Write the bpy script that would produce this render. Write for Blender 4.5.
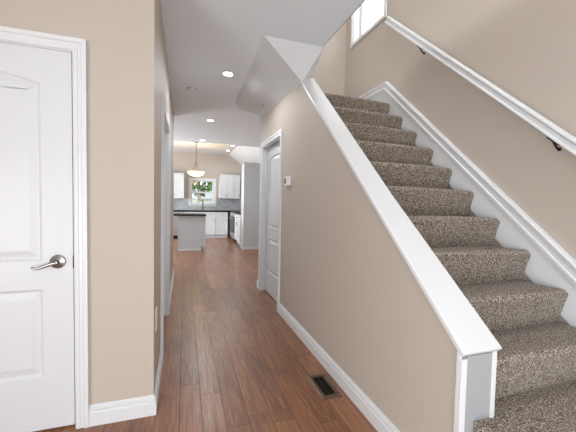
import bpy, bmesh, math, random
from mathutils import Vector, Matrix
random.seed(7)
S = bpy.context.scene
COL = S.collection
for o in list(bpy.data.objects):
    bpy.data.objects.remove(o)

# ------------------------------------------------------------------ camera
F_PX, YAW, PITCH, ROLL, CAM_H = 314.16, 0.3203, 0.0434, 0.0206, 1.2535
cy_, sy_ = math.cos(YAW), math.sin(YAW)
right = Vector((cy_, -sy_, 0)); fwd = Vector((sy_, cy_, 0)); up = Vector((0, 0, 1))
fwd2 = fwd * math.cos(PITCH) - up * math.sin(PITCH)
up2 = fwd * math.sin(PITCH) + up * math.cos(PITCH)
r3 = right * math.cos(ROLL) + up2 * math.sin(ROLL)
u3 = -right * math.sin(ROLL) + up2 * math.cos(ROLL)
cd = bpy.data.cameras.new('camera'); cam = bpy.data.objects.new('camera', cd); COL.objects.link(cam)
cd.sensor_width = 36; cd.lens = 36 * F_PX / 576; cd.clip_start = 0.02
mw = Matrix.Identity(4)
for i in range(3):
    mw[i][0] = r3[i]; mw[i][1] = u3[i]; mw[i][2] = -fwd2[i]
mw[2][3] = CAM_H
cam.matrix_world = mw
S.camera = cam

# ------------------------------------------------------------------ view, world, lights
S.view_settings.view_transform = 'Standard'
S.view_settings.look = 'None'
S.view_settings.gamma = 1.0
S.view_settings.use_curve_mapping = False
S.view_settings.exposure = 0.31

W = bpy.data.worlds.new('sky'); S.world = W; W.use_nodes = True
bg = W.node_tree.nodes['Background']
bg.inputs[0].default_value = (0.93, 0.96, 1.0, 1); bg.inputs[1].default_value = 2.6

def area(name, loc, direction, sx, sy, power, color=(1, 1, 1), spread=math.pi):
    l = bpy.data.lights.new(name, 'AREA'); l.shape = 'RECTANGLE'; l.size = sx; l.size_y = sy
    l.energy = power; l.color = color; l.spread = spread
    o = bpy.data.objects.new(name, l); COL.objects.link(o)
    o.location = loc
    o.rotation_euler = Vector(direction).to_track_quat('-Z', 'Y').to_euler()
    return o
# added low fill light in an assumed entrance opening behind the camera
area('entrance_fill', (0.55, -1.72, 0.60), (0, 1, 0.0), 2.2, 1.0, 11, (0.90, 0.955, 1.0))
# added unseen fill from the foyer's left, brightening stair wall and stairs
area('foyer_side_fill', (-2.15, -1.0, 0.85), (1, 0, 0.0), 1.5, 1.3, 66, (0.90, 0.955, 1.0))
# added fill point light behind the camera, no fixture modelled there
fl = bpy.data.lights.new('foyer_fill', 'POINT'); fl.energy = 3; fl.shadow_soft_size = 0.25; fl.color = (0.9, 0.955, 1.0)
fo = bpy.data.objects.new('foyer_fill', fl); COL.objects.link(fo); fo.location = (1.35, -0.35, 2.25)
# the upper hall's ceiling fixture over the stairwell
ul = bpy.data.lights.new('upstairs_fixture', 'POINT'); ul.energy = 52; ul.shadow_soft_size = 0.2; ul.color = (0.97, 0.98, 1.0)
uo = bpy.data.objects.new('upstairs_fixture', ul); COL.objects.link(uo); uo.location = (1.42, 1.5, 4.9)
# daylight through the upstairs landing window
area('landing_daylight', (-2.1, 2.6, 3.95), (1, 0, -0.12), 1.6, 0.55, 32, (0.9, 0.955, 1.0))
# added area light at the kitchen's left wall, out of view, brightening the kitchen
area('kitchen_side_fill', (-2.9, 8.6, 1.4), (1, 0, 0), 2.6, 2.0, 165, (0.84, 0.93, 1.0))

# ------------------------------------------------------------------ mesh helpers
def box(bm, x0, x1, y0, y1, z0, z1):
    v = [bm.verts.new((x, y, z)) for z in (z0, z1) for y in (y0, y1) for x in (x0, x1)]
    for f in ((0, 2, 3, 1), (4, 5, 7, 6), (0, 1, 5, 4), (2, 6, 7, 3), (0, 4, 6, 2), (1, 3, 7, 5)):
        bm.faces.new([v[i] for i in f])

def prism(bm, pts, vec):
    vec = Vector(vec)
    a = [bm.verts.new(Vector(p)) for p in pts]
    b = [bm.verts.new(Vector(p) + vec) for p in pts]
    n = len(a)
    bm.faces.new(a[::-1]); bm.faces.new(b)
    for i in range(n):
        j = (i + 1) % n
        bm.faces.new((a[i], a[j], b[j], b[i]))

def loft(bm, rings, closed=True, cap0=True, cap1=True):
    R = [[bm.verts.new(Vector(p)) for p in r] for r in rings]
    n = len(R[0])
    for a, b in zip(R, R[1:]):
        for i in range(n if closed else n - 1):
            j = (i + 1) % n
            bm.faces.new((a[i], a[j], b[j], b[i]))
    if cap0: bm.faces.new(R[0][::-1])
    if cap1: bm.faces.new(R[-1])

def lathe(bm, prof, c, axis='z', n=32):
    c = Vector(c); rings = []
    for r, h in prof:
        ring = []
        for i in range(n):
            a = 2 * math.pi * i / n
            x, y = r * math.cos(a), r * math.sin(a)
            p = {'z': (x, y, h), 'y': (x, h, y), 'x': (h, x, y)}[axis]
            ring.append(c + Vector(p))
        rings.append(ring)
    loft(bm, rings)

def tube(bm, pts, rad, n=10):
    pts = [Vector(p) for p in pts]
    rad = rad if isinstance(rad, (list, tuple)) else [rad] * len(pts)
    rings = []
    for i, p in enumerate(pts):
        d = (pts[min(i + 1, len(pts) - 1)] - pts[max(i - 1, 0)]).normalized()
        ref = Vector((0, 0, 1)) if abs(d.z) < 0.9 else Vector((1, 0, 0))
        a = d.cross(ref).normalized(); b = d.cross(a)
        rings.append([p + (a * math.cos(2 * math.pi * k / n) + b * math.sin(2 * math.pi * k / n)) * rad[i] for k in range(n)])
    loft(bm, rings)

def obj(name, bm, m, parent=None, bevel=0.0, smooth=False, seg=2):
    bmesh.ops.recalc_face_normals(bm, faces=bm.faces)
    me = bpy.data.meshes.new(name); bm.to_mesh(me); bm.free()
    me.materials.append(m)
    if smooth:
        for p in me.polygons: p.use_smooth = True
        me.set_sharp_from_angle(angle=math.radians(40))
    o = bpy.data.objects.new(name, me); COL.objects.link(o)
    if parent is not None:
        o.parent = parent
        if parent.type == 'EMPTY':                     # mesh parents already sit at the world origin
            o.matrix_parent_inverse = Matrix.Translation(-Vector(parent.location))
    if bevel:
        b = o.modifiers.new('bevel', 'BEVEL'); b.width = bevel; b.segments = seg
        b.limit_method = 'ANGLE'; b.angle_limit = math.radians(40)
    return o

def B(*boxes):
    bm = bmesh.new()
    for b in boxes: box(bm, *b)
    return bm

def tag(o, label, cat, group=None):
    o['label'] = label; o['category'] = cat
    if group: o['group'] = group
    return o

def thing(name, label, cat, loc=(0, 0, 0), group=None):
    o = bpy.data.objects.new(name, None); COL.objects.link(o)
    o.location = loc; o.empty_display_size = 0.1
    return tag(o, label, cat, group)

def struct(o, label=None, cat=None):
    o['kind'] = 'structure'
    if label: o['label'] = label
    if cat: o['category'] = cat
    return o

def sthing(name, label, cat, loc=(0, 0, 0)):
    return struct(thing(name, label, cat, loc))

# ------------------------------------------------------------------ materials
def mat(name, color, rough=0.5, metal=0.0, bump=0.0, bscale=200, spec=0.5, emit=None, estr=0.0, vary=0.0):
    m = bpy.data.materials.new(name); m.use_nodes = True
    nt = m.node_tree; b = nt.nodes['Principled BSDF']
    b.inputs['Base Color'].default_value = (*color, 1)
    b.inputs['Roughness'].default_value = rough
    b.inputs['Metallic'].default_value = metal
    b.inputs['Specular IOR Level'].default_value = spec
    if emit:
        b.inputs['Emission Color'].default_value = (*emit, 1); b.inputs['Emission Strength'].default_value = estr
    tc = nt.nodes.new('ShaderNodeTexCoord')
    nz = nt.nodes.new('ShaderNodeTexNoise'); nz.inputs['Scale'].default_value = bscale
    nt.links.new(tc.outputs['Object'], nz.inputs['Vector'])
    if bump:
        bp = nt.nodes.new('ShaderNodeBump'); bp.inputs['Strength'].default_value = bump
        bp.inputs['Distance'].default_value = 0.002
        nt.links.new(nz.outputs['Fac'], bp.inputs['Height']); nt.links.new(bp.outputs[0], b.inputs['Normal'])
    if vary:
        n2 = nt.nodes.new('ShaderNodeTexNoise'); n2.inputs['Scale'].default_value = bscale * 0.06
        nt.links.new(tc.outputs['Object'], n2.inputs['Vector'])
        mx = nt.nodes.new('ShaderNodeMix'); mx.data_type = 'RGBA'
        mx.inputs[6].default_value = (*[c * (1 - vary) for c in color], 1)
        mx.inputs[7].default_value = (*[min(1, c * (1 + vary)) for c in color], 1)
        nt.links.new(n2.outputs['Fac'], mx.inputs[0]); nt.links.new(mx.outputs[2], b.inputs['Base Color'])
    return m

WALL = mat('taupe_wall_paint', (0.535, 0.466, 0.402), 0.62, bump=0.12, bscale=260, spec=0.3)
SOFFIT = mat('soffit_dimmed_ceiling_paint', (0.74, 0.76, 0.785), 0.9, bump=0.1, bscale=180, spec=0.05)  # ceiling paint darkened so the soffit's lit front face looks less bright
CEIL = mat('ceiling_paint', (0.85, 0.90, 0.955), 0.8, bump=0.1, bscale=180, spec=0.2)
TRIM = mat('white_trim_paint', (0.735, 0.745, 0.755), 0.32)
DOORM = mat('white_door_paint', (0.69, 0.70, 0.715), 0.38, bump=0.05, bscale=300)
CABW = mat('white_cabinet_paint', (0.72, 0.725, 0.735), 0.35)
PANELG = mat('pale_grey_panel_with_shade', (0.58, 0.61, 0.65), 0.45)  # shade on the pantry side is put into this grey; the island shares it
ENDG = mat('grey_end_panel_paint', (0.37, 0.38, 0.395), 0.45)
NICKEL = mat('satin_nickel', (0.33, 0.32, 0.31), 0.2, 1.0)
STEEL = mat('stainless_steel', (0.60, 0.60, 0.60), 0.3, 1.0)
BLACK = mat('black_glass', (0.010, 0.010, 0.011), 0.3, spec=0.2)
DARKM = mat('dark_bronze', (0.035, 0.028, 0.024), 0.4, 0.8)
BRONZE = mat('brown_bronze_register', (0.17, 0.105, 0.07), 0.38, 0.55)
GRANITE = mat('black_granite', (0.005, 0.005, 0.006), 0.4, spec=0.15, vary=0.4, bscale=900)
PLASTIC = mat('white_plastic', (0.80, 0.80, 0.80), 0.4)
SCREEN = mat('grey_lcd', (0.10, 0.11, 0.11), 0.25)
LAMP = mat('lamp_lens', (0.9, 0.9, 0.9), 0.5, emit=(1, 0.97, 0.92), estr=9)
BOWL = mat('frosted_lit_glass', (0.9, 0.85, 0.75), 0.5, emit=(1, 0.72, 0.40), estr=6.0)
FOUND = mat('grey_backsplash', (0.3, 0.3, 0.3), 0.4)

def glass_mat():
    m = bpy.data.materials.new('window_glass'); m.use_nodes = True; nt = m.node_tree
    nt.nodes.clear(); out = nt.nodes.new('ShaderNodeOutputMaterial')
    t = nt.nodes.new('ShaderNodeBsdfTransparent'); g = nt.nodes.new('ShaderNodeBsdfGlossy')
    g.inputs['Roughness'].default_value = 0.02
    mx = nt.nodes.new('ShaderNodeMixShader')
    mx.inputs[0].default_value = 0.05; nt.links.new(t.outputs[0], mx.inputs[1])
    nt.links.new(g.outputs[0], mx.inputs[2]); nt.links.new(mx.outputs[0], out.inputs[0])
    return m
GLASS = glass_mat()

class N:
    """small node-graph helper"""
    def __init__(s, name):
        s.m = bpy.data.materials.new(name); s.m.use_nodes = True; s.t = s.m.node_tree
        s.b = s.t.nodes['Principled BSDF']; s.tc = s.t.nodes.new('ShaderNodeTexCoord')
    def math(s, op, a, b=None, c=None):
        n = s.t.nodes.new('ShaderNodeMath'); n.operation = op
        for i, v in enumerate((a, b, c)):
            if v is None: continue
            if isinstance(v, (int, float)): n.inputs[i].default_value = v
            else: s.t.links.new(v, n.inputs[i])
        return n.outputs[0]
    def comb(s, x, y, z):
        n = s.t.nodes.new('ShaderNodeCombineXYZ')
        for i, v in enumerate((x, y, z)):
            if isinstance(v, (int, float)): n.inputs[i].default_value = v
            else: s.t.links.new(v, n.inputs[i])
        return n.outputs[0]
    def sep(s, v):
        n = s.t.nodes.new('ShaderNodeSeparateXYZ'); s.t.links.new(v, n.inputs[0]); return n.outputs
    def noise(s, v, scale, detail=2, rough=0.5):
        n = s.t.nodes.new('ShaderNodeTexNoise'); n.inputs['Scale'].default_value = scale
        n.inputs['Detail'].default_value = detail; n.inputs['Roughness'].default_value = rough
        s.t.links.new(v, n.inputs['Vector']); return n.outputs['Fac']
    def white(s, v):
        n = s.t.nodes.new('ShaderNodeTexWhiteNoise'); n.noise_dimensions = '3D'
        s.t.links.new(v, n.inputs['Vector']); return n.outputs['Value']
    def ramp(s, f, stops):
        n = s.t.nodes.new('ShaderNodeValToRGB'); e = n.color_ramp.elements
        while len(e) < len(stops): e.new(0.5)
        for el, (p, c) in zip(e, stops): el.position = p; el.color = (*c, 1)
        s.t.links.new(f, n.inputs[0]); return n.outputs[0]
    def mix(s, f, a, b, mode='MIX'):
        n = s.t.nodes.new('ShaderNodeMix'); n.data_type = 'RGBA'; n.blend_type = mode
        for i, v in ((0, f), (6, a), (7, b)):
            if isinstance(v, (int, float)): n.inputs[i].default_value = v
            elif isinstance(v, tuple): n.inputs[i].default_value = (*v, 1)
            else: s.t.links.new(v, n.inputs[i])
        return n.outputs[2]
    def bump(s, h, strength, dist):
        n = s.t.nodes.new('ShaderNodeBump'); n.inputs['Strength'].default_value = strength
        n.inputs['Distance'].default_value = dist
        s.t.links.new(h, n.inputs['Height']); s.t.links.new(n.outputs[0], s.b.inputs['Normal'])
    def color(s, c): s.t.links.new(c, s.b.inputs['Base Color'])

def wood_floor():
    n = N('hand_scraped_hickory_planks')
    x, y, z = n.sep(n.tc.outputs['Object'])
    PW, PL = 0.128, 0.95
    xs = n.math('DIVIDE', n.math('ADD', x, 0.02), PW)
    row = n.math('FLOOR', xs); fx = n.math('SUBTRACT', xs, row)
    off = n.math('MULTIPLY', n.white(n.comb(row, 3.3, 0)), 7.0)
    ys = n.math('ADD', n.math('DIVIDE', y, PL), off)
    pl = n.math('FLOOR', ys); fy = n.math('SUBTRACT', ys, pl)
    rid = n.white(n.comb(row, pl, 1.7)); rid2 = n.white(n.comb(row, pl, 9.1))
    # grain: noise stretched along the plank, shifted per plank
    gv = n.comb(n.math('MULTIPLY', x, 34.0), n.math('ADD', n.math('MULTIPLY', y, 2.6), n.math('MULTIPLY', rid, 60.0)), n.math('MULTIPLY', rid2, 30.0))
    g1 = n.noise(gv, 1.3, 5, 0.62)
    gv2 = n.comb(n.math('MULTIPLY', x, 130.0), n.math('ADD', n.math('MULTIPLY', y, 5.0), n.math('MULTIPLY', rid2, 40.0)), rid)
    g2 = n.noise(gv2, 1.0, 3, 0.6)
    blot = n.noise(n.comb(n.math('MULTIPLY', x, 6.0), n.math('MULTIPLY', y, 2.2), n.math('MULTIPLY', rid, 20.0)), 1.0, 3, 0.55)
    base = n.ramp(rid, [(0.0, (0.190, 0.070, 0.031)), (0.3, (0.240, 0.092, 0.041)), (0.7, (0.290, 0.116, 0.051)), (1.0, (0.35, 0.148, 0.068))])
    c = n.mix(n.math('MULTIPLY', n.math('SUBTRACT', g1, 0.42), 1.7), base, (0.060, 0.022, 0.012))
    c = n.mix(n.ramp(g2, [(0.47, (0, 0, 0)), (0.70, (0.6, 0.6, 0.6))]), c, (0.46, 0.245, 0.115))
    c = n.mix(n.ramp(blot, [(0.55, (0, 0, 0)), (0.78, (0.6, 0.6, 0.6))]), c, (0.075, 0.030, 0.018))
    # narrow joints
    ex = n.math('MINIMUM', fx, n.math('SUBTRACT', 1.0, fx)); ey = n.math('MINIMUM', fy, n.math('SUBTRACT', 1.0, fy))
    jx = n.math('MULTIPLY', ex, PW); jy = n.math('MULTIPLY', ey, PL)
    j = n.math('MINIMUM', jx, jy)
    jm = n.ramp(n.math('MULTIPLY', j, 100.0), [(0.12, (1, 1, 1)), (0.32, (0, 0, 0))])
    c = n.mix(n.math('MULTIPLY', jm, 0.7), c, (0.035, 0.014, 0.009))
    n.color(c)
    h = n.math('ADD', n.math('MULTIPLY', g1, 0.6), n.math('MULTIPLY', g2, 0.4))
    jh = n.math('MINIMUM', n.math('MULTIPLY', j, 160.0), 1.0)
    n.bump(n.math('ADD', n.math('MULTIPLY', h, 0.6), jh), 0.25, 0.004)
    n.t.links.new(n.math('ADD', 0.26, n.math('MULTIPLY', g1, 0.22)), n.b.inputs['Roughness'])
    n.b.inputs['Coat Weight'].default_value = 0.28; n.b.inputs['Coat Roughness'].default_value = 0.24
    return n.m
FLOOR = wood_floor()

def carpet():
    n = N('speckled_frieze_carpet')
    v = n.tc.outputs['Object']
    a = n.noise(v, 160, 2, 0.7); b = n.noise(v, 360, 2, 0.6); d = n.noise(v, 18, 3, 0.6)
    f = n.math('ADD', n.math('MULTIPLY', a, 0.62), n.math('MULTIPLY', b, 0.38))
    c = n.ramp(f, [(0.43, (0.016, 0.012, 0.009)), (0.48, (0.130, 0.098, 0.073)), (0.525, (0.40, 0.325, 0.25)), (0.58, (0.78, 0.68, 0.56))])
    c = n.mix(n.math('MULTIPLY', d, 0.22), c, (0.16, 0.12, 0.09))
    n.color(c); n.b.inputs['Roughness'].default_value = 0.95
    n.b.inputs['Specular IOR Level'].default_value = 0.1
    n.b.inputs['Sheen Weight'].default_value = 0.25
    n.bump(f, 0.9, 0.012)
    return n.m
CARPET = carpet()

def tile():
    n = N('grey_mosaic_tile')
    x, y, z = n.sep(n.tc.outputs['Object'])
    br = n.t.nodes.new('ShaderNodeTexBrick'); br.inputs['Scale'].default_value = 1.0
    br.inputs['Brick Width'].default_value = 0.10; br.inputs['Row Height'].default_value = 0.04
    br.inputs['Mortar Size'].default_value = 0.003
    br.inputs['Color1'].default_value = (0.36, 0.37, 0.385, 1); br.inputs['Color2'].default_value = (0.50, 0.51, 0.525, 1)
    br.inputs['Mortar'].default_value = (0.46, 0.46, 0.46, 1)
    n.t.links.new(n.comb(n.math('ADD', x, y), z, 0.0), br.inputs['Vector'])
    n.color(br.outputs['Color']); n.b.inputs['Roughness'].default_value = 0.25
    return n.m
TILE = tile()

def foliage(name, c0, c1):
    n = N(name)
    f = n.noise(n.tc.outputs['Object'], 5.0, 4, 0.7)
    n.color(n.ramp(f, [(0.35, c0), (0.65, c1)])); n.b.inputs['Roughness'].default_value = 0.6
    return n.m
LEAF = foliage('tree_leaves', (0.02, 0.07, 0.015), (0.13, 0.24, 0.05))
LEAF2 = foliage('pale_tree_leaves', (0.10, 0.20, 0.04), (0.34, 0.44, 0.14))
GRASS = foliage('lawn', (0.10, 0.17, 0.05), (0.2, 0.28, 0.1))

# ------------------------------------------------------------------ dimensions
XL, YC, XR, H = -0.162, 1.938, 1.0385, 2.6125      # left wall, door wall, stair wall, ceiling
XB = 1.160                                         # back of stair wall
XS = 2.12                                          # outer stair wall
YE, YRE = 5.47, 4.47                               # ends of the two hall walls
KX0, KX1, KY1, KH = -3.0, 2.2, 11.4, 2.90          # kitchen
Q, RUN, Y4 = 0.195, 0.217, 1.179                   # rise, run, front of 4th nosing
YF = -1.8                                          # entrance wall
D1L, D1R, DH = -1.315, -0.551, 2.014               # left door opening
D2A, D2B, D2H = 3.43, 4.295, 2.005                 # hall door opening in stair wall
D3A, D3B, D3H = 2.565, 3.60, 1.965                 # hall door opening in left wall
yk = lambda k: Y4 + (k - 4) * RUN

# ------------------------------------------------------------------ setting
struct(obj('floor', B((KX0 - 0.1, 2.4, YF - 0.1, KY1 + 0.1, -0.05, 0.0)), FLOOR), 'reddish brown hand-scraped wood plank floor', 'floor')

# ceiling over foyer and hall
bm = B((-2.2, XB - 0.018, YF, 4.40, H, H + 0.02), (KX0, KX1, 4.40, 7.72, H, H + 0.02),
       (XB - 0.018, XS, YF, 0.85, H, H + 0.02))
struct(obj('ceiling', bm, CEIL), 'flat pale grey ceiling over the foyer and hall', 'ceiling')
bm = B((XB - 0.024, XB - 0.018, 0.85, 2.62, H, 2.925))
struct(obj('trim_stairwell', bm, CEIL), 'white painted edge of the stairwell opening above', 'trim')
# plaster underside of the upper flight, bulging below the hall ceiling
A_ = Vector((0.613, 2.568, H)); B_ = Vector((XB - 0.01, 2.570, H)); C1 = Vector((XR - 0.002, 2.797, 2.378))
C2 = Vector((XB - 0.01, 2.815, 2.462)); D_ = Vector((XR - 0.002, 4.40, 2.452)); E_ = Vector((0.665, 4.45, H))
bm = bmesh.new()
nu, nv = 12, 14
grid = []
for i in range(nu + 1):
    row = []
    for j in range(nv + 1):
        s, t = i / nu, j / nv
        p = (A_ * (1 - s) + C1 * s) * (1 - t) + (E_ * (1 - s) + D_ * s) * t
        p.z -= 0.085 * math.sin(math.pi * s) * (1 - s) ** 2 * min(1, 2.5 * t)   # plaster sags a little at the ceiling edge
        row.append(bm.verts.new(p))
    grid.append(row)
for i in range(nu):
    for j in range(nv):
        bm.faces.new((grid[i][j], grid[i + 1][j], grid[i + 1][j + 1], grid[i][j + 1]))
vb = bm.verts.new(B_); vc2 = bm.verts.new(C2)
top = H + 0.012
ta = [bm.verts.new((v.co.x, v.co.y, top)) for v in (grid[0][0], grid[0][nv])]
tb = bm.verts.new((B_.x, B_.y, top)); td = bm.verts.new((XB - 0.01, D_.y, top)); vd = bm.verts.new((XB - 0.01, D_.y, D_.z))
front = [grid[i][0] for i in range(nu + 1)]
for i in range(nu):
    bm.faces.new((front[i], vb, front[i + 1]))
bm.faces.new((front[-1], vb, vc2))
back = [grid[i][nv] for i in range(nu + 1)]
bm.faces.new(back + [vd, td, ta[1]])
bm.faces.new([grid[0][j] for j in range(nv, -1, -1)] + [ta[0], ta[1]])
bm.faces.new([grid[nu][j] for j in range(nv + 1)] + [vd, vc2])
bm.faces.new((vb, front[0], ta[0], tb)); bm.faces.new((tb, ta[0], ta[1], td)); bm.faces.new((vb, tb, td, vd, vc2))
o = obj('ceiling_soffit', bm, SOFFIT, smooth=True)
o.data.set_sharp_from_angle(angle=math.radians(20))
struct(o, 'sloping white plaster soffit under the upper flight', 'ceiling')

# door wall on the left (faces the camera)
bm = B((-2.2, D1L, YC, YC + 0.12, 0, H), (D1R, XL, YC, YC + 0.12, 0, H), (D1L, D1R, YC, YC + 0.12, DH, H))
struct(obj('wall_front', bm, WALL), 'taupe wall holding the closed white door', 'wall')
# left hall wall
bm = B((XL - 0.12, XL, YC + 0.12, D3A, 0, H), (XL - 0.12, XL, D3B, YE, 0, H), (XL - 0.12, XL, D3A, D3B, D3H, H))
struct(obj('wall_left', bm, WALL), 'taupe left wall of the hallway', 'wall')
# stair wall with sloping top
def sl(y): return 0.690 + 0.907 * (y - 0.927)      # underside of the cap
bm = bmesh.new()
prism(bm, [(XR, 0.93, 0), (XR, D2A, 0), (XR, D2A, 2.50), (XR, 2.86, 2.43), (XR, 0.93, sl(0.93) - 0.004)], (XB - XR, 0, 0))
prism(bm, [(XR, D2A, D2H), (XR, D2B, D2H), (XR, D2B, 2.50), (XR, D2A, 2.50)], (XB - XR, 0, 0))
prism(bm, [(XR, D2B, 0), (XR, YRE, 0), (XR, YRE, H - 0.005), (XR, 4.41, H - 0.005), (XR, D2B, 2.50)], (XB - XR, 0, 0))
struct(obj('wall_stair', bm, WALL), 'taupe stair wall with a sloping top along the hallway', 'wall')
# outer wall of the stairwell with the landing window
W1 = (3.10, 3.80, 3.37, 4.75)
bm = B((XS, XS + 0.16, YF, W1[0], 0, 5.2), (XS, XS + 0.16, W1[1], 4.1, 0, 5.2),
       (XS, XS + 0.16, W1[0], W1[1], 0, W1[2]), (XS, XS + 0.16, W1[0], W1[1], W1[3], 5.2))
struct(obj('wall_right', bm, WALL), 'tall taupe wall beside the stairs carrying the handrail', 'wall')
struct(obj('wall_landing', B((-2.2, XS, 4.0, 4.1, 2.64, 5.2), (XB, XS, 4.0, 4.1, 0, 2.64)), WALL), 'taupe wall at the back of the stair landing', 'wall')
# upstairs shell
struct(obj('floor_upstairs', B((-2.2, 0.72, 0.85, 4.0, 2.86, 2.925), (0.72, XB - 0.024, 0.85, 2.60, 2.86, 2.925)), CARPET))
struct(obj('wall_upstairs_near', B((-2.2, XS, 0.79, 0.85, H + 0.02, 5.2)), WALL))
struct(obj('wall_upstairs_left', B((-2.3, -2.2, 0.79, 4.1, 2.64, 5.2)), WALL))
struct(obj('ceiling_upstairs', B((-2.3, XS + 0.16, 0.79, 4.1, 5.2, 5.25)), CEIL))
# foyer shell behind the camera, open behind the added entrance fill light
struct(obj('wall_foyer_left', B((-2.3, -2.2, YF, YC + 0.12, 0, H)), WALL))
struct(obj('wall_entrance', B((-2.3, -1.0, YF - 0.12, YF, 0, H), (1.7, XS, YF - 0.12, YF, 0, H), (-1.0, 1.7, YF - 0.12, YF, 2.08, H)), WALL))
# kitchen shell
WK = (0.235, 0.985, 1.155, 1.945)                  # kitchen window opening x0 x1 z0 z1
bm = B((KX0, WK[0], KY1, KY1 + 0.14, 0, KH), (WK[1], KX1, KY1, KY1 + 0.14, 0, KH),
       (WK[0], WK[1], KY1, KY1 + 0.14, 0, WK[2]), (WK[0], WK[1], KY1, KY1 + 0.14, WK[3], KH))
struct(obj('wall_kitchen_far', bm, WALL), 'taupe far wall of the kitchen around its window', 'wall')
struct(obj('wall_kitchen_left', B((KX0 - 0.1, KX0, YE, KY1, 0, KH)), WALL))
struct(obj('wall_kitchen_near', B((KX0, XL - 0.12, YE - 0.12, YE, 0, H)), WALL))
struct(obj('wall_kitchen_right', B((KX1, KX1 + 0.1, 4.35, KY1, 0, KH)), WALL))
struct(obj('wall_hall_end', B((XB, KX1, 4.35, YRE, 0, H)), WALL))
bm = B((KX0, 1.50, 7.72, KY1, KH, KH + 0.03), (KX0, KX1, 7.70, 7.72, H, KH + 0.03))
prism(bm, [(1.50, 7.72, KH), (KX1, 7.72, KH - 0.68 * (KX1 - 1.5)), (KX1, 7.72, KH + 0.03), (1.50, 7.72, KH + 0.03)], (0, KY1 - 7.72, 0))
struct(obj('ceiling_kitchen', bm, mat('kitchen_ceiling_paint', (0.80, 0.80, 0.80), 0.8)), 'white kitchen ceiling sloping down at its right side', 'ceiling')

# ------------------------------------------------------------------ mouldings
BASE_PROF = [(0, 0), (0.016, 0), (0.016, 0.072), (0.010, 0.078), (0.010, 0.084), (0.0145, 0.090), (0.0135, 0.100), (0.006, 0.105), (0.006, 0.111), (0.003, 0.115), (0, 0.115)]
def base_run(bm, p0, p1, nrm, prof=BASE_PROF, m0=0, m1=0):
    """straight moulding from p0 to p1 on a wall with outward normal nrm; m0/m1 mitre the ends by +-depth"""
    p0, p1, nrm = Vector(p0), Vector(p1), Vector(nrm); d = (p1 - p0).normalized()
    loft(bm, [[p0 + nrm * t + Vector((0, 0, z)) - d * t * m0 for t, z in prof],
              [p1 + nrm * t + Vector((0, 0, z)) + d * t * m1 for t, z in prof]])
CW = 0.062
def casing(bm, kind, c, a, b, h, nrm, w=CW):
    """flat-and-bead door casing: kind 'x' wall plane y=c opening a..b in x, kind 'y' wall plane x=c opening a..b in y"""
    prof = [(0.0, 0.0), (0.0, 0.012), (0.006, 0.016), (0.020, 0.016), (0.024, 0.012), (0.036, 0.014), (0.042, 0.020), (w, 0.021), (w, 0.0)]
    def P(s, z, t): return (s, c + nrm * t, z) if kind == 'x' else (c + nrm * t, s, z)
    loft(bm, [[P(a - s, 0, t) for s, t in prof], [P(a - s, h + s, t) for s, t in prof],
              [P(b + s, h + s, t) for s, t in prof], [P(b + s, 0, t) for s, t in prof]])
def jamb(bm, kind, c0, c1, a, b, h, t=0.018):
    for s0, s1, z0, z1 in ((a, a + t, 0, h), (b - t, b, 0, h), (a + t, b - t, h - t, h)):
        if kind == 'x': box(bm, s0, s1, c0, c1, z0, z1)
        else: box(bm, c0, c1, s0, s1, z0, z1)

bm = bmesh.new(); base_run(bm, (D1R + CW, YC, 0), (XL, YC, 0), (0, -1, 0), m1=1)
base_run(bm, (-2.2, YC, 0), (D1L - CW, YC, 0), (0, -1, 0))
struct(obj('baseboard_front', bm, TRIM), 'white baseboard right of the closed white door', 'baseboard')
bm = bmesh.new(); base_run(bm, (XL, YC, 0), (XL, D3A - CW, 0), (1, 0, 0), m0=1)
base_run(bm, (XL, D3B + CW, 0), (XL, YE, 0), (1, 0, 0))
struct(obj('baseboard_left', bm, TRIM), 'white baseboard along the left hallway wall', 'baseboard')
bm = bmesh.new(); base_run(bm, (XR, 0.975, 0), (XR, D2A - CW, 0), (-1, 0, 0)); base_run(bm, (XR, D2B + CW, 0), (XR, YRE, 0), (-1, 0, 0), m1=1)
base_run(bm, (XR, YRE, 0), (KX1, YRE, 0), (0, 1, 0), m0=1)
struct(obj('baseboard_right', bm, TRIM), 'white baseboard at the foot of the stair wall', 'baseboard')

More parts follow.
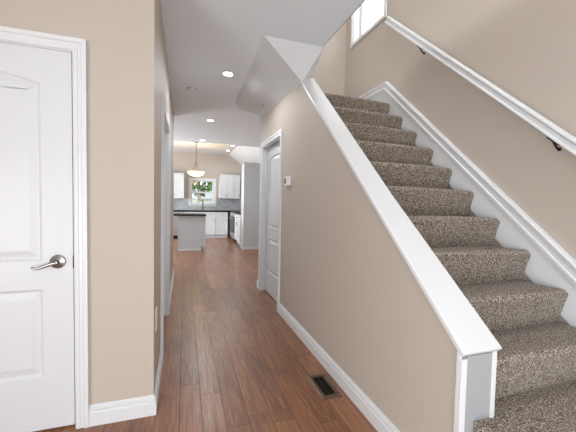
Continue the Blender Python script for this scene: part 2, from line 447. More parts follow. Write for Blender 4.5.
# ------------------------------------------------------------------ doors
def panel_door(name, parent, width, height, m, place):
    """two-panel arch-top door leaf; local u across, z up, t out of the face (front at t=0)"""
    bm = bmesh.new()
    def P(u, z, t): return Vector(place(u, z, t))
    def lbox(u0, u1, z0, z1, t0, t1):
        vs = [bm.verts.new(P(u, z, t)) for t in (t0, t1) for z in (z0, z1) for u in (u0, u1)]
        for f in ((0, 2, 3, 1), (4, 5, 7, 6), (0, 1, 5, 4), (2, 6, 7, 3), (0, 4, 6, 2), (1, 3, 7, 5)):
            bm.faces.new([vs[i] for i in f])
    st = 0.137
    zb0, zb1, zt0, zt1, rise = 0.292, 0.772, 0.922, 1.858, 0.042
    k = height / 2.03
    zb0, zb1, zt0, zt1 = [z * k for z in (zb0, zb1, zt0, zt1)]
    D = 0.012
    lbox(0, width, 0, height, -0.035, -D)                         # core
    lbox(0, st, 0, height, -D, 0); lbox(width - st, width, 0, height, -D, 0)
    lbox(st, width - st, 0, zb0, -D, 0); lbox(st, width - st, zb1, zt0, -D, 0)
    n = 14
    arc = []
    for i in range(n + 1):
        s = i / n; u = st + s * (width - 2 * st)
        arc.append((u, zt1 + rise * (1 - (2 * s - 1) ** 2)))
    for (u0, a0), (u1, a1) in zip(arc, arc[1:]):
        vs = [bm.verts.new(P(u, z, t)) for t in (-D, 0) for u, z in ((u0, a0), (u1, a1), (u1, height), (u0, height))]
        bm.faces.new(vs[4:]); bm.faces.new((vs[0], vs[1], vs[5], vs[4]))
    def field(loop):
        c = Vector((sum(p[0] for p in loop), sum(p[1] for p in loop))) / len(loop)
        def inset(d):
            out = []; L = len(loop)
            for i in range(L):
                p0, p1, p2 = [Vector(loop[j % L]) for j in (i - 1, i, i + 1)]
                e1, e2 = (p1 - p0).normalized(), (p2 - p1).normalized()
                n1, n2 = Vector((-e1.y, e1.x)), Vector((-e2.y, e2.x))
                b = (n1 + n2); b = b / max(0.2, b.dot(n1))
                out.append(p1 + b * d)
            return out
        rings = []
        for d, t in ((0.0, 0.0), (0.006, -0.003), (0.014, -0.0105), (0.022, -0.0105), (0.052, -0.002), (0.058, -0.0015)):
            rings.append([P(q.x, q.y, t) for q in inset(d)])
        loft(bm, rings, cap0=False)
    field([(st, zb0), (width - st, zb0), (width - st, zb1), (st, zb1)])
    field([(st, zt0), (width - st, zt0)] + arc[::-1])
    return obj(name, bm, m, parent)

def lever(parent, c, nrm_axis, sgn, dirv):
    """lever handle: rosette, neck and a wavy lever"""
    bm = bmesh.new(); c = Vector(c); nv = Vector((0, sgn, 0)) if nrm_axis == 'y' else Vector((sgn, 0, 0)); dv = Vector(dirv); z = Vector((0, 0, 1))
    prof = [(0.0005, 0.0), (0.037, 0.0), (0.037, 0.004), (0.034, 0.009), (0.020, 0.013), (0.012, 0.016), (0.011, 0.045), (0.0005, 0.048)]
    lathe(bm, [(r, h * sgn) for r, h in prof], c, nrm_axis, 28)
    pts = [c + nv * 0.045 + dv * a + z * b for a, b in ((-0.004, 0.0), (0.015, -0.003), (0.038, -0.012), (0.062, -0.022), (0.080, -0.027), (0.093, -0.025), (0.101, -0.016))]
    tube(bm, pts, [0.0105, 0.010, 0.0085, 0.0075, 0.007, 0.0065, 0.0045], 12)
    return obj('door_handle', bm, NICKEL, parent, smooth=True)

d1 = sthing('door_1', 'closed white two-panel arched door with a lever handle', 'door', (D1R, YC, 0))
bm = bmesh.new(); casing(bm, 'x', YC, D1L, D1R, DH, -1); jamb(bm, 'x', YC - 0.001, YC + 0.12, D1L, D1R, DH, 0.004)
obj('door_casing', bm, TRIM, d1)
panel_door('door_leaf', d1, 0.748, 1.998, DOORM, lambda u, z, t: (D1R - 0.012 - u, YC + 0.012 - t, 0.012 + z))
lever(d1, (-0.632, YC + 0.012, 0.915), 'y', -1, (-1, 0, 0))
obj('latch_plate', B((D1R - 0.0115, D1R - 0.0045, YC + 0.004, YC + 0.03, 0.88, 0.945)), DARKM, d1)['label'] = 'dark metal latch plate'

d2 = sthing('door_2', 'narrow white arched panel door in the stair wall', 'door', (XR, D2A, 0))
bm = bmesh.new(); casing(bm, 'y', XR, D2A, D2B, D2H, -1); jamb(bm, 'y', XR - 0.001, XB, D2A, D2B, D2H, 0.012)
obj('door_casing', bm, TRIM, d2)
panel_door('door_leaf', d2, D2B - D2A - 0.03, 1.975, DOORM, lambda u, z, t: (XR + 0.062 - t, D2A + 0.015 + u, 0.012 + z))

d3 = sthing('door_3', 'white door frame seen edge-on in the left hallway wall', 'door', (XL, D3A, 0))
bm = bmesh.new(); casing(bm, 'y', XL, D3A, D3B, D3H, 1); jamb(bm, 'y', XL - 0.12, XL + 0.001, D3A, D3B, D3H, 0.012)
obj('door_casing', bm, TRIM, d3)
panel_door('door_leaf', d3, D3B - D3A - 0.03, 1.935, DOORM, lambda u, z, t: (XL - 0.075 + t, D3A + 0.015 + u, 0.012 + z))

# ------------------------------------------------------------------ landing window
w1 = sthing('window_1', 'bright white-framed window high above the stair landing', 'window', (XS, W1[0], W1[2]))
def rect_ring_y(bm, x0, x1, a, b, z0, z1, w):
    for y0, y1, za, zb in ((a - w, a, z0 - w, z1 + w), (b, b + w, z0 - w, z1 + w), (a, b, z0 - w, z0), (a, b, z1, z1 + w)):
        box(bm, x0, x1, y0, y1, za, zb)
bm = bmesh.new(); rect_ring_y(bm, XS - 0.018, XS, W1[0], W1[1], W1[2], W1[3], 0.042)
obj('window_casing', bm, TRIM, w1, bevel=0.004)
bm = bmesh.new(); rect_ring_y(bm, XS, XS + 0.15, W1[0] + 0.012, W1[1] - 0.012, W1[2] + 0.012, W1[3] - 0.012, 0.012)
obj('window_jamb', bm, TRIM, w1)
bm = bmesh.new(); rect_ring_y(bm, XS + 0.09, XS + 0.13, W1[0] + 0.055, W1[1] - 0.055, W1[2] + 0.055, W1[3] - 0.055, 0.042)
box(bm, XS + 0.095, XS + 0.125, W1[0] + 0.055, W1[1] - 0.055, 4.10, 4.15)
obj('window_frame', bm, TRIM, w1, bevel=0.004)
obj('window_pane', B((XS + 0.108, XS + 0.112, W1[0] + 0.05, W1[1] - 0.05, W1[2] + 0.05, W1[3] - 0.05)), GLASS, w1)

# ------------------------------------------------------------------ staircase
st = thing('staircase', 'staircase carpeted in speckled brown and beige with white skirting', 'stairs', (XB, 0.5, 0))
def step(k, x0, x1, yback, zlow=None, leftround=False, notch=None):
    y0, z1 = yk(k), Q * k; zl = Q * (k - 1) if zlow is None else zlow
    prof = [(0.048, zl - z1), (0.043, -0.165), (0.030, -0.120), (0.017, -0.075), (0.005, -0.036)]
    for i in range(7):
        a = math.radians(-150 + (-150) * i / 6 * 0.8)
        prof.append((0.021 + 0.021 * math.cos(a), -0.021 + 0.021 * math.sin(a)))
    prof += [(0.04, 0.0005), (0.08, -0.001)]
    rings = []
    n = 60
    for i in range(n + 1):
        s = i / n; s = s if s < 0.9 else 0.9 + 0.1 * (1 - (1 - (s - 0.9) / 0.1) ** 2); x = x0 + (x1 - x0) * s
        crown = 1 - (2 * s - 1) ** 2
        e = max(0.0, (x - (x1 - 0.035)) / 0.035)
        rnd = 1 - math.sqrt(max(0.0, 1 - e * e)) if e > 0 else 0.0
        el = max(0.0, ((x0 + 0.09) - x) / 0.09) if leftround else 0.0
        rl = 1 - math.sqrt(max(0.0, 1 - el * el)) if el > 0 else 0.0
        yo = -0.008 * crown + 0.012 * rnd + 0.085 * rl
        zo = 0.008 * crown + 0.012 - 0.010 * s - 0.022 * (1 - math.sqrt(max(0.0, 1 - e * e)))
        yb = yback if (notch is None or x > notch[0]) else notch[1]
        ring = []
        for dy, dz in prof:
            f = 1 + dz / 0.2 if dz > -0.12 else 0.0       # riser itself stays flat
            ring.append((x, min(y0 + dy + yo * (0.35 + 0.65 * max(0, f)), yb - 0.001), z1 + dz + zo * max(0, min(1, 1 + dz / 0.12))))
        ring += [(x, yb, z1), (x, yb, zl)]
        rings.append(ring)
    bm = bmesh.new(); loft(bm, rings)
    o = obj('step', bm, CARPET, st, smooth=True)
    return o
step(1, 1.045, XS - 0.0145, yk(2) + 0.05, 0.0, True, (1.212, 0.925))
step(2, 1.105, XS - 0.0145, yk(3) + 0.05, None, True, (1.212, 0.925))
for k in range(3, 12):
    step(k, XB + (0.05 if k == 3 else 0.002), XS - 0.0145, yk(k + 1) + 0.05)
step(12, XB + 0.002, XS - 0.0145, 3.985)
# first winders of the upper flight, turning left over the hall
for k, zl in ((13, 2.47), (14, 2.645)):
    xf = 1.185 - (k - 13) * 0.215; z1 = Q * k
    prof = [(-0.03, zl), (-0.03, z1 - 0.09), (-0.004, z1 - 0.05), (0.0, z1 - 0.028), (-0.010, z1 - 0.008), (-0.028, z1), (-0.25, z1), (-0.25, zl)]
    bm = bmesh.new(); loft(bm, [[(xf + a, y, z) for a, z in prof] for y in (2.90, 3.985)])
    obj('step', bm, CARPET, st, smooth=True)
# skirt board on the outer wall: flat board plus stacked moulding along its top edge
def skz(y): return 2.602 + 0.900 * (y - 2.998)
bm = bmesh.new()
ylow = 0.34
prism(bm, [(XS - 0.014, ylow, 0), (XS - 0.014, ylow, skz(ylow)), (XS - 0.014, 2.998, 2.602), (XS - 0.014, 3.985, 2.602), (XS - 0.014, 3.985, 2.2), (XS - 0.014, 2.9, 2.2), (XS - 0.014, 0.55, 0)], (0.013, 0, 0))
obj('skirt_board', bm, TRIM, st)
bm = bmesh.new()
mp = [(0.0, 0.0), (0.010, 0.0), (0.012, 0.018), (0.020, 0.022), (0.020, 0.034), (0.013, 0.040), (0.013, 0.062), (0.020, 0.070), (0.024, 0.088), (0.016, 0.098), (0.0, 0.102)]
W_ = 0.102
def sk_ring(y, z, ang):   # mp = (out, up) with the top edge on (y, z)
    c, s = math.cos(ang), math.sin(ang)
    return [(XS - 0.012 - a, y - (b - W_) * s, z + (b - W_) * c) for a, b in mp]
a1 = math.atan(0.9)
mit = [(XS - 0.012 - a, 2.998 - (b - W_) * math.tan(a1 / 2), 2.602 + (b - W_)) for a, b in mp]
loft(bm, [sk_ring(ylow, skz(ylow), a1), mit, [(XS - 0.012 - a, 3.985, 2.602 + b - W_) for a, b in mp]])
obj('skirt_moulding', bm, TRIM, st)

# sloping cap and boxed end of the stair wall
bm = bmesh.new()
def cap_ring(y, xr, t=0.020):
    z = 0.708 + 0.907 * (y - 0.927); th = math.atan(0.907); c, q = math.cos(th), math.sin(th)
    e = 0.003
    return [(1.022, y + e * q, z - e * c), (1.026, y, z), (xr - 0.004, y, z), (xr, y + e * q, z - e * c), (xr, y + t * q, z - t * c), (1.022, y + t * q, z - t * c)]
loft(bm, [cap_ring(0.902, 1.222), cap_ring(1.6, 1.184), cap_ring(2.845, 1.178)])
struct(obj('trim_1', bm, TRIM), 'wide white sloping cap on top of the stair wall', 'trim')
bm = bmesh.new()
e0 = 0.926
prism(bm, [(1.056, e0 - 0.010, 0), (XR - 0.012, e0 - 0.010, 0), (XR - 0.012, e0 - 0.010, 0.648), (XR - 0.006, e0 - 0.010, 0.656), (1.056, e0 - 0.010, 0.656)], (0, 0.0095, 0))
prism(bm, [(XR - 0.0005, e0 - 0.0005, 0), (XR - 0.0005, e0 + 0.016, 0), (XR - 0.0005, e0 + 0.016, 0.680), (XR - 0.0005, e0 + 0.008, 0.680), (XR - 0.0005, e0 - 0.0005, 0.656)], (-0.0115, 0, 0))
box(bm, 1.190, 1.212, e0 - 0.010, e0 + 0.03, 0.39, 0.668)
struct(obj('trim_2', bm, TRIM, bevel=0.002), 'white corner boards at the low end of the stair wall', 'trim')
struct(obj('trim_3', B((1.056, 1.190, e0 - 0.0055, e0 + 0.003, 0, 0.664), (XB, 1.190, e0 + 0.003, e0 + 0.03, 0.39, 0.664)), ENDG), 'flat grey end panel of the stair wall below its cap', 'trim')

# ------------------------------------------------------------------ handrail
def rz(y): return 1.593 + 0.914 * (y - 1.168)
hr = thing('handrail', 'long white wooden handrail on the wall above the stairs', 'handrail', (2.06, 1.2, 1.5))
rp = [(-0.024, 0.040), (-0.016, 0.046), (0.012, 0.046), (0.024, 0.036), (0.027, 0.022), (0.018, 0.012), (0.014, 0.004), (0.014, -0.020), (0.022, -0.028), (0.024, -0.040), (0.018, -0.046), (-0.018, -0.046), (-0.024, -0.040)]
ra = math.atan(0.914)
rp = [(a * 0.85, b * 0.74) for a, b in rp]
bm = bmesh.new()
def rail_ring(y): return [(2.060 - a, y - b * math.sin(ra), rz(y) + b * math.cos(ra)) for a, b in rp]
loft(bm, [rail_ring(0.55), rail_ring(2.965)])
obj('rail', bm, TRIM, hr, bevel=0.002)
for y in (2.45, 1.285, 0.75):
    z = rz(y) - 0.040
    bm = bmesh.new()
    lathe(bm, [(0.0005, 0.0), (0.011, 0.0), (0.011, -0.004), (0.009, -0.008), (0.0005, -0.009)], (XS - 0.0005, y, z - 0.058), 'x', 20)
    tube(bm, [(XS - 0.006, y, z - 0.058), (XS - 0.025, y, z - 0.052), (XS - 0.042, y, z - 0.034), (2.060, y, z - 0.012), (2.060, y, z - 0.004)], 0.0055, 10)
    tube(bm, [(2.060, y - 0.03, rz(y - 0.03) - 0.050), (2.060, y + 0.03, rz(y + 0.03) - 0.050)], 0.008, 8)
    obj('bracket', bm, DARKM, hr, smooth=True)['label'] = 'dark metal bracket'

# ------------------------------------------------------------------ small wall and floor items
th = thing('thermostat', 'small white thermostat on the stair wall beside the hall door', 'thermostat', (XR, 3.14, 1.475))
obj('body', B((XR - 0.026, XR - 0.0005, 3.045, 3.20, 1.425, 1.525)), PLASTIC, th, bevel=0.004)
obj('screen', B((XR - 0.0275, XR - 0.0255, 3.145, 3.190, 1.450, 1.505)), SCREEN, th)
obj('button', B((XR - 0.0285, XR - 0.0255, 3.065, 3.085, 1.465, 1.485)), PLASTIC, th)

ol = thing('wall_outlet', 'white power outlet plate low on the left hallway wall', 'outlet', (XL, 2.08, 0.515))
obj('cover_plate', B((XL + 0.0003, XL + 0.0065, 2.035, 2.118, 0.450, 0.580)), PLASTIC, ol, bevel=0.002)
for z in (0.488, 0.542):
    obj('socket', B((XL + 0.006, XL + 0.009, 2.06, 2.093, z - 0.016, z + 0.016)), PLASTIC, ol, bevel=0.003)

fv = thing('floor_register', 'bronze floor vent register with a dark slotted grille', 'floor vent', (0.918, 1.91, 0))
x0, x1, y0, y1 = 0.842, 0.990, 1.766, 2.056
bm = bmesh.new()
outer = [(x0, y0), (x1, y0), (x1, y1), (x0, y1)]
ins = lambda d, z: [(x0 + d, y0 + d, z), (x1 - d, y0 + d, z), (x1 - d, y1 - d, z), (x0 + d, y1 - d, z)]
loft(bm, [ins(0, 0.0003), ins(0.001, 0.004), ins(0.014, 0.009), ins(0.034, 0.008), ins(0.036, 0.0006)], cap0=False, cap1=False)
obj('frame', bm, BRONZE, fv)
obj('duct_shade_sheet', B((x0 + 0.034, x1 - 0.034, y0 + 0.034, y1 - 0.034, 0.0003, 0.0012)), BLACK, fv)  # black sheet on the floor stands in for shade inside the duct
bm = bmesh.new()
for i in range(10):
    yy = y0 + 0.045 + i * (y1 - y0 - 0.09) / 9
    box(bm, x0 + 0.033, x1 - 0.033, yy - 0.0025, yy + 0.0025, 0.0012, 0.006)
box(bm, (x0 + x1) / 2 - 0.003, (x0 + x1) / 2 + 0.003, y0 + 0.034, y1 - 0.034, 0.0012, 0.0065)
obj('grille', bm, DARKM, fv)

sd = thing('smoke_detector', 'white round smoke detector on the hall ceiling', 'smoke detector', (0.084, 4.045, H))
bm = bmesh.new(); lathe(bm, [(0.0005, 0.0), (0.066, 0.0), (0.066, -0.010), (0.060, -0.026), (0.045, -0.034), (0.0005, -0.036)], (0.084, 4.045, H - 0.0004), 'z', 36)
obj('housing', bm, PLASTIC, sd, smooth=True)
bm = bmesh.new(); lathe(bm, [(0.0615, -0.014), (0.0655, -0.016), (0.0655, -0.019), (0.0605, -0.021)], (0.084, 4.045, H), 'z', 36)
obj('vent_ring', bm, SCREEN, sd, smooth=True)

def downlight(x, y, z, label, power, r=0.062):
    t = thing('recessed_light', label, 'ceiling light', (x, y, z), 'recessed ceiling lights')
    bm = bmesh.new(); lathe(bm, [(r * 0.72, -0.002), (r, -0.001), (r * 1.12, -0.0025), (r * 1.14, -0.0004), (r * 0.72, -0.0004)], (x, y, z), 'z', 36)
    obj('trim_ring', bm, PLASTIC, t, smooth=True)
    bm = bmesh.new(); lathe(bm, [(0.0005, -0.0008), (r * 0.80, -0.0008), (r * 0.80, -0.003), (0.0005, -0.0042)], (x, y, z), 'z', 36)
    obj('lens', bm, LAMP, t, smooth=True)
    l = bpy.data.lights.new('bulb', 'SPOT'); l.energy = power; l.spot_size = math.radians(175); l.spot_blend = 0.45; l.shadow_soft_size = 0.12
    l.color = (0.9, 0.955, 1.0)
    lo = bpy.data.objects.new('bulb', l); COL.objects.link(lo); lo.parent = t; lo.location = (0, 0, -0.03)
    return t
downlight(0.439, 3.462, H, 'round recessed ceiling light nearest the stairs', 30)
downlight(0.419, 5.54, H, 'round recessed ceiling light in the middle of the hall', 30)
downlight(0.393, 7.42, H, 'round recessed ceiling light at the end of the hall ceiling', 30)
downlight(1.36, 10.45, KH, 'recessed kitchen light nearest the far wall', 12)
downlight(1.36, 9.48, KH, 'recessed kitchen light at right, nearer than its neighbour', 12)

# ------------------------------------------------------------------ kitchen
KC = 'white kitchen cabinets'
def shaker(bm, kind, c, a, b, z0, z1, sgn, w=0.05):
    """framed door or drawer front on plane c"""
    def bx(s0, s1, za, zb, t0, t1):
        lo, hi = sorted((c + sgn * t0, c + sgn * t1))
        if kind == 'x': box(bm, s0, s1, lo, hi, za, zb)
        else: box(bm, lo, hi, s0, s1, za, zb)
    bx(a, b, z0, z1, 0.0005, 0.012)
    for s0, s1, za, zb in ((a, a + w, z0, z1), (b - w, b, z0, z1), (a + w, b - w, z0, z0 + w), (a + w, b - w, z1 - w, z1)):
        bx(s0, s1, za, zb, 0.012, 0.020)
def pull(parent, p, kind, sgn, vertical=True, L=0.10):
    bm = bmesh.new(); p = Vector(p); n = Vector((0, sgn, 0)) if kind == 'x' else Vector((sgn, 0, 0))
    d = Vector((0, 0, 1)) if vertical else (Vector((1, 0, 0)) if kind == 'x' else Vector((0, 1, 0)))
    tube(bm, [p - d * L / 2, p - d * L / 2 + n * 0.028, p + d * L / 2 + n * 0.028, p + d * L / 2], 0.005, 8)
    return obj('handle', bm, NICKEL, parent, smooth=True)

def base_cab(label, a, b, kind='x', c=10.80, depth=0.58, sgn=-1, drawer=True, doors=1):
    loc = ((a + b) / 2, c, 0) if kind == 'x' else (c, (a + b) / 2, 0)
    t = thing('base_cabinet', label, 'cabinet', loc, KC)
    def bx(s0, s1, d0, d1, z0, z1):
        lo, hi = sorted((c - sgn * d0, c - sgn * d1))
        return (s0, s1, lo, hi, z0, z1) if kind == 'x' else (lo, hi, s0, s1, z0, z1)
    obj('body', B(bx(a, b, 0, depth, 0.105, 0.878)), CABW, t)
    obj('toe_kick', B(bx(a, b, 0.06, depth, 0.0005, 0.105)), CABW, t)
    zt = 0.71 if drawer else 0.868
    w = (b - a) / doors
    for i in range(doors):
        bm = bmesh.new(); shaker(bm, kind, c, a + i * w + 0.004, a + (i + 1) * w - 0.004, 0.115, zt - 0.008, sgn)
        dr = obj('door', bm, CABW, t, bevel=0.0015)
        q = a + (i + 1) * w - 0.035 if i == 0 else a + i * w + 0.035
        pull(dr, (q, c + sgn * 0.02, 0.60) if kind == 'x' else (c + sgn * 0.02, q, 0.60), kind, sgn)
    if drawer:
        bm = bmesh.new(); shaker(bm, kind, c, a + 0.004, b - 0.004, zt, 0.868, sgn, 0.035)
        dr = obj('drawer', bm, CABW, t, bevel=0.0015)
        q = (a + b) / 2
        pull(dr, (q, c + sgn * 0.02, 0.79) if kind == 'x' else (c + sgn * 0.02, q, 0.79), kind, sgn, False)
    return t
def wall_cab(label, a, b, z0, z1, kind='x', c=11.07, depth=0.325, sgn=-1, doors=2):
    loc = ((a + b) / 2, c, z0) if kind == 'x' else (c, (a + b) / 2, z0)
    t = thing('wall_cabinet', label, 'cabinet', loc, KC)
    lo, hi = sorted((c, c - sgn * depth))
    obj('body', B((a, b, lo, hi, z0, z1) if kind == 'x' else (lo, hi, a, b, z0, z1)), CABW, t)
    w = (b - a) / doors
    for i in range(doors):
        bm = bmesh.new(); shaker(bm, kind, c, a + i * w + 0.003, a + (i + 1) * w - 0.003, z0 + 0.004, z1 - 0.05, sgn)
        dr = obj('door', bm, CABW, t, bevel=0.0015)
        q = a + (i + 1) * w - 0.03 if i == 0 else a + i * w + 0.03
        pull(dr, (q, c + sgn * 0.02, z0 + 0.11) if kind == 'x' else (c + sgn * 0.02, q, z0 + 0.11), kind, sgn)
    lo2, hi2 = sorted((c + sgn * 0.025, c - sgn * depth))
    obj('crown', B((a, b, lo2, hi2, z1 - 0.045, z1) if kind == 'x' else (lo2, hi2, a, b, z1 - 0.045, z1)), CABW, t, bevel=0.006)
    return t

# far run
base_cab('white double-door sink base cabinet behind the island', 0.005, 0.665, doors=2, drawer=False)
base_cab('white base cabinet just right of the island end', 0.67, 1.02)
base_cab('white base cabinet in the far corner next to the range', 1.025, 1.42)
base_cab('white base cabinet left of the dishwasher behind the island', -1.20, -0.625)
dw = thing('dishwasher', 'stainless dishwasher under the far counter seen past the island', 'dishwasher', (-0.31, 10.8, 0))
obj('body', B((-0.615, 0.0, 10.81, 11.37, 0.10, 0.876)), STEEL, dw)
obj('door', B((-0.612, -0.003, 10.785, 10.81, 0.13, 0.875)), STEEL, dw, bevel=0.004)
obj('toe_kick', B((-0.615, 0.0, 10.84, 11.3, 0.0005, 0.10)), BLACK, dw)
bm = bmesh.new(); tube(bm, [(-0.56, 10.785, 0.79), (-0.56, 10.75, 0.79), (-0.055, 10.75, 0.79), (-0.055, 10.785, 0.79)], 0.009, 10)
obj('handle', bm, STEEL, dw, smooth=True)
tag(obj('far_countertop', B((-1.2, 1.445, 10.77, 11.385, 0.880, 0.918)), GRANITE, bevel=0.003), 'black stone countertop along the far wall under the window', 'countertop')
struct(obj('wall_backsplash', B((-1.2, 0.15, KY1 - 0.008, KY1, 0.918, 1.33), (1.07, 1.88, KY1 - 0.008, KY1, 0.918, 1.36), (0.15, 1.07, KY1 - 0.008, KY1, 0.918, 1.09)), TILE), 'grey tiled backsplash under the far wall cabinets', 'backsplash')
struct(obj('wall_backsplash_right', B((KX1 - 0.008, KX1, 8.56, 11.39, 0.918, 1.36)), TILE))
fa = thing('faucet', 'tall dark kitchen faucet in front of the kitchen window', 'faucet', (0.615, 11.2, 0.918))
bm = bmesh.new(); lathe(bm, [(0.0005, 0), (0.028, 0), (0.028, 0.01), (0.016, 0.016), (0.014, 0.05), (0.0005, 0.052)], (0.615, 11.2, 0.9185), 'z', 20)
obj('base', bm, DARKM, fa, smooth=True)
bm = bmesh.new(); pts = [(0.615, 11.2, 0.96), (0.615, 11.2, 1.20)] + [(0.615, 11.2 - 0.08 * (1 - math.cos(a)), 1.20 + 0.08 * math.sin(a)) for a in [math.pi * i / 8 for i in range(1, 9)]] + [(0.615, 11.04, 1.12)]
tube(bm, pts, 0.014, 12); obj('spout', bm, DARKM, fa, smooth=True)
bm = bmesh.new(); tube(bm, [(0.625, 11.2, 0.99), (0.66, 11.2, 0.995), (0.70, 11.19, 1.02)], 0.008, 8); obj('lever', bm, DARKM, fa, smooth=True)

wall_cab('white wall cabinet left of the kitchen window', -0.64, 0.0, 1.312, 2.15, doors=2)
wall_cab('white wall cabinet right of the kitchen window', 1.17, 1.62, 1.345, 2.17, doors=2)
wall_cab('white corner wall cabinet between window wall and microwave', 1.625, 1.868, 1.345, 2.17, doors=1)
# right run
wall_cab('white wall cabinet beside the microwave on the right', 8.57, 9.60, 1.345, 2.17, kind='y', c=1.872, depth=0.318, doors=2)
wall_cab('short white wall cabinet above the microwave', 9.605, 10.365, 1.76, 2.17, kind='y', c=1.872, depth=0.318, doors=2)
base_cab('white base cabinet between the range and tall pantry', 8.57, 9.60, kind='y', c=1.49, depth=0.69, doors=2)
tag(obj('side_countertop', B((1.46, 2.185, 8.565, 9.60, 0.880, 0.918)), GRANITE, bevel=0.003), 'black stone countertop between the range and the pantry', 'countertop')
tag(obj('corner_countertop', B((1.46, 2.185, 10.37, 11.385, 0.880, 0.918)), GRANITE, bevel=0.003), 'black stone countertop in the corner beyond the range', 'countertop')
base_cab('white corner base cabinet beyond the range', 10.37, 10.75, kind='y', c=1.52, depth=0.66, doors=1)
mo = thing('microwave', 'stainless microwave mounted above the range', 'microwave', (1.83, 9.985, 1.37))
obj('body', B((1.80, 2.19, 9.61, 10.36, 1.37, 1.755)), STEEL, mo)
obj('door', B((1.775, 1.80, 9.82, 10.355, 1.375, 1.75)), BLACK, mo, bevel=0.003)
obj('control_panel', B((1.775, 1.80, 9.615, 9.815, 1.375, 1.75)), STEEL, mo, bevel=0.003)
bm = bmesh.new(); tube(bm, [(1.775, 9.84, 1.42), (1.745, 9.84, 1.42), (1.745, 9.84, 1.71), (1.775, 9.84, 1.71)], 0.009, 8); obj('handle', bm, STEEL, mo, smooth=True)
ra_ = thing('range', 'stainless range with a black oven door', 'range', (1.47, 9.985, 0))
obj('body', B((1.485, 2.17, 9.606, 10.364, 0.08, 0.90)), STEEL, ra_)
obj('cooktop', B((1.46, 2.17, 9.606, 10.364, 0.90, 0.922)), BLACK, ra_, bevel=0.003)
obj('oven_door', B((1.45, 1.485, 9.615, 10.355, 0.27, 0.76)), BLACK, ra_, bevel=0.004)
obj('control_panel', B((1.45, 1.485, 9.608, 10.362, 0.775, 0.90)), STEEL, ra_, bevel=0.004)
obj('drawer', B((1.455, 1.485, 9.615, 10.355, 0.09, 0.255)), STEEL, ra_, bevel=0.004)
obj('toe_kick', B((1.53, 2.1, 9.615, 10.355, 0.0005, 0.08)), BLACK, ra_)
bm = bmesh.new(); tube(bm, [(1.45, 9.67, 0.72), (1.40, 9.67, 0.72), (1.40, 10.30, 0.72), (1.45, 10.30, 0.72)], 0.011, 10); obj('handle', bm, STEEL, ra_, smooth=True)
for i in range(5):
    bm = bmesh.new(); lathe(bm, [(0.0005, 0), (0.020, 0), (0.018, -0.025), (0.0005, -0.026)], (1.4495, 9.70 + i * 0.143, 0.84), 'x', 16); obj('knob', bm, STEEL, ra_, smooth=True)

pa = thing('pantry_cabinet', 'tall pantry cabinet with a side panel toned grey for shade facing the hall', 'cabinet', (1.8, 8.3, 0))
obj('side_panel', B((1.47, 2.19, 8.10, 8.118, 0.0005, 2.262)), PANELG, pa)['label'] = 'side panel with shade in its pale grey'
obj('body', B((1.50, 2.19, 8.118, 8.56, 0.0005, 2.262)), CABW, pa)
bm = bmesh.new(); shaker(bm, 'y', 1.50, 8.124, 8.554, 0.11, 2.24, -1); dr = obj('door', bm, CABW, pa, bevel=0.0015)
pull(dr, (1.48, 8.50, 1.1), 'y', -1)
obj('base_trim', B((1.458, 2.19, 8.085, 8.0995, 0.0005, 0.07), (1.458, 1.47, 8.0995, 8.56, 0.0005, 0.07)), TRIM, pa)

# island / peninsula
isl = thing('kitchen_island', 'pale grey kitchen island with a white base strip', 'kitchen island', (0.15, 8.5, 0))
obj('back_panel', B((-0.13, 0.505, 8.15, 8.168, 0.105, 0.872), (-0.13, 0.415, 8.15, 8.168, 0.0005, 0.105)), PANELG, isl)
obj('body', B((-0.125, 0.50, 8.168, 8.75, 0.105, 0.872)), CABW, isl)
obj('toe_kick', B((-0.125, 0.43, 8.168, 8.70, 0.0005, 0.105)), DARKM, isl)
obj('base_trim', B((-0.138, 0.418, 8.138, 8.1495, 0.0005, 0.055)), TRIM, isl)
obj('corner_trim', B((-0.140, -0.1305, 8.138, 8.75, 0.0005, 0.872)), TRIM, isl)
bm = bmesh.new(); shaker(bm, 'y', 0.50, 8.175, 8.745, 0.115, 0.865, 1); dr = obj('door', bm, CABW, isl, bevel=0.0015)
pull(dr, (0.52, 8.69, 0.7), 'y', 1)
obj('end_leg', B((-1.16, -1.08, 8.2, 8.7, 0.0005, 0.872)), PANELG, isl)
tag(obj('island_countertop', B((-1.2, 0.535, 8.08, 8.80, 0.8725, 0.908)), GRANITE, bevel=0.003), 'black stone countertop of the kitchen island', 'countertop')

# kitchen window
w2 = sthing('window_2', 'white kitchen window above the far counter with trees outside', 'window', (0.61, KY1, WK[2]))
def rect_ring_x(bm, y0, y1, a, b, z0, z1, w):
    for x0, x1, za, zb in ((a - w, a, z0 - w, z1 + w), (b, b + w, z0 - w, z1 + w), (a, b, z0 - w, z0), (a, b, z1, z1 + w)):
        box(bm, x0, x1, y0, y1, za, zb)
bm = bmesh.new(); rect_ring_x(bm, KY1 - 0.02, KY1 - 0.0005, WK[0], WK[1], WK[2], WK[3], 0.085); obj('window_casing', bm, TRIM, w2, bevel=0.004)
obj('window_sill', B((WK[0] - 0.11, WK[1] + 0.11, KY1 - 0.05, KY1, WK[2] - 0.025, WK[2])), TRIM, w2, bevel=0.004)
zm = (WK[2] + WK[3]) / 2 - 0.01
bm = bmesh.new(); rect_ring_x(bm, KY1 + 0.03, KY1 + 0.07, WK[0] + 0.035, WK[1] - 0.035, WK[2] + 0.035, WK[3] - 0.035, 0.034)
box(bm, WK[0] + 0.03, WK[1] - 0.03, KY1 + 0.025, KY1 + 0.07, zm - 0.025, zm + 0.025)
obj('window_frame', bm, TRIM, w2, bevel=0.003)
obj('window_pane', B((WK[0] + 0.03, WK[1] - 0.03, KY1 + 0.048, KY1 + 0.052, WK[2] + 0.03, WK[3] - 0.03)), GLASS, w2)

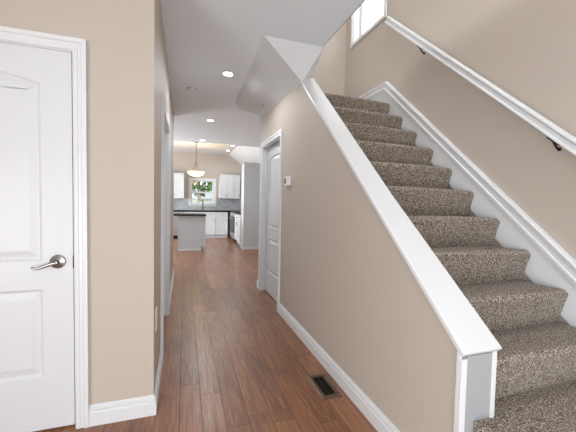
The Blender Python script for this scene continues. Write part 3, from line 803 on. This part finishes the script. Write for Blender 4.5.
# pendant
px, py = 0.318, 9.30
pe = thing('pendant_lamp', 'bronze pendant lamp with a glowing frosted glass bowl', 'pendant lamp', (px, py, KH))
bm = bmesh.new(); lathe(bm, [(0.0005, 0), (0.065, 0), (0.062, -0.012), (0.03, -0.028), (0.0005, -0.03)], (px, py, KH - 0.0005), 'z', 28); obj('canopy', bm, DARKM, pe, smooth=True)
bm = bmesh.new(); tube(bm, [(px, py, KH - 0.02), (px, py, 2.34)], 0.007, 10); obj('stem', bm, DARKM, pe, smooth=True)
bm = bmesh.new(); lathe(bm, [(0.0005, 2.36), (0.014, 2.355), (0.020, 2.33), (0.012, 2.30), (0.010, 2.20), (0.012, 2.10), (0.020, 2.075), (0.008, 2.05), (0.0005, 2.05)], (px, py, 0), 'z', 16); obj('hub', bm, BRONZE, pe, smooth=True)
bm = bmesh.new()
for i in range(3):
    a = 2 * math.pi * i / 3 + 0.5
    tube(bm, [(px + 0.012 * math.cos(a), py + 0.012 * math.sin(a), 2.30), (px + 0.10 * math.cos(a), py + 0.10 * math.sin(a), 2.12), (px + 0.20 * math.cos(a), py + 0.20 * math.sin(a), 2.055)], 0.005, 8)
obj('arms', bm, DARKM, pe, smooth=True)
bm = bmesh.new(); lathe(bm, [(0.222, 2.060), (0.224, 2.052), (0.205, 2.015), (0.165, 1.975), (0.105, 1.948), (0.0005, 1.938), (0.0005, 1.944), (0.10, 1.954), (0.16, 1.981), (0.20, 2.020), (0.216, 2.060)], (px, py, 0), 'z', 40)
obj('bowl', bm, BOWL, pe, smooth=True)
bm = bmesh.new(); lathe(bm, [(0.0005, 2.046), (0.209, 2.046), (0.209, 2.050), (0.0005, 2.050)], (px, py, 0), 'z', 40); obj('glow_stop', bm, PLASTIC, pe)  # disc added to keep the bowl's glow off the ceiling
bm = bmesh.new(); lathe(bm, [(0.0005, 1.925), (0.010, 1.928), (0.014, 1.938), (0.0005, 1.9395)], (px, py, 0), 'z', 14); obj('finial', bm, DARKM, pe, smooth=True)
l = bpy.data.lights.new('pendant_bulb', 'POINT'); l.energy = 1.2; l.color = (1, 0.84, 0.62); l.shadow_soft_size = 0.08
lo = bpy.data.objects.new('pendant_bulb', l); COL.objects.link(lo); lo.parent = pe; lo.location = (0, 0, 2.02 + 0.12 - KH)

# ------------------------------------------------------------------ outdoors seen through the kitchen window
struct(obj('ground', B((-14, 16, KY1 + 0.2, 42, -0.45, -0.4)), GRASS), 'lawn behind the kitchen', 'lawn')
HW = mat('white_siding', (0.75, 0.75, 0.73), 0.6); HR = mat('grey_shingles', (0.27, 0.28, 0.30), 0.8)
hs = thing('neighbour_house', 'white neighbouring house with grey roof outside the kitchen window', 'house', (3.2, 27, -0.4))
obj('wall', B((0.6, 6.2, 25, 30, -0.4, 1.40)), HW, hs)
bm = bmesh.new(); prism(bm, [(0.2, 24.6, 1.40), (0.2, 30.4, 1.40), (0.2, 27.5, 2.55)], (6.4, 0, 0)); obj('roof', bm, HR, hs)
for x in (1.5, 2.3, 3.1):
    obj('window', B((x, x + 0.45, 24.97, 25.0, 0.55, 1.1)), BLACK, hs)
def tree(x, y, h, r, m, label, seed):
    rnd = random.Random(seed)
    t = thing('tree', label, 'tree', (x, y, -0.4), 'trees outside the kitchen window')
    bm = bmesh.new(); tube(bm, [(x, y, -0.4), (x + 0.05, y, 1.0), (x, y, h * 0.7)], [0.16, 0.12, 0.05], 8); obj('trunk', bm, BRONZE, t, smooth=True)
    bm = bmesh.new()
    for i in range(520):
        a = rnd.uniform(0, 6.283); b = math.acos(rnd.uniform(-1, 1)); q = r * rnd.uniform(0.45, 1.0) ** 0.6
        c = Vector((x + q * math.sin(b) * math.cos(a), y + q * math.sin(b) * math.sin(a), h * 0.62 + q * 1.1 * math.cos(b)))
        s = rnd.uniform(0.10, 0.24); R = Matrix.Rotation(rnd.uniform(0, 6.28), 3, Vector((rnd.uniform(-1, 1), rnd.uniform(-1, 1), rnd.uniform(-1, 1))).normalized())
        vs = [bm.verts.new(c + R @ Vector(p) * s) for p in ((-1, 0, 0), (0, -0.5, 0.1), (1, 0, 0), (0, 0.5, 0.1))]
        bm.faces.new(vs)
    obj('foliage', bm, m, t)
tree(0.75, 18.0, 4.2, 1.0, LEAF, 'dark green leafy tree at the window centre', 1)
tree(-1.6, 18.0, 3.9, 1.1, LEAF2, 'pale green tree at the left of the window', 2)
tree(3.1, 20.0, 4.4, 1.2, LEAF2, 'pale green tree at the right of the window', 3)
tree(2.0, 36.0, 6.5, 2.6, LEAF, 'large dark tree behind the neighbouring house', 4)
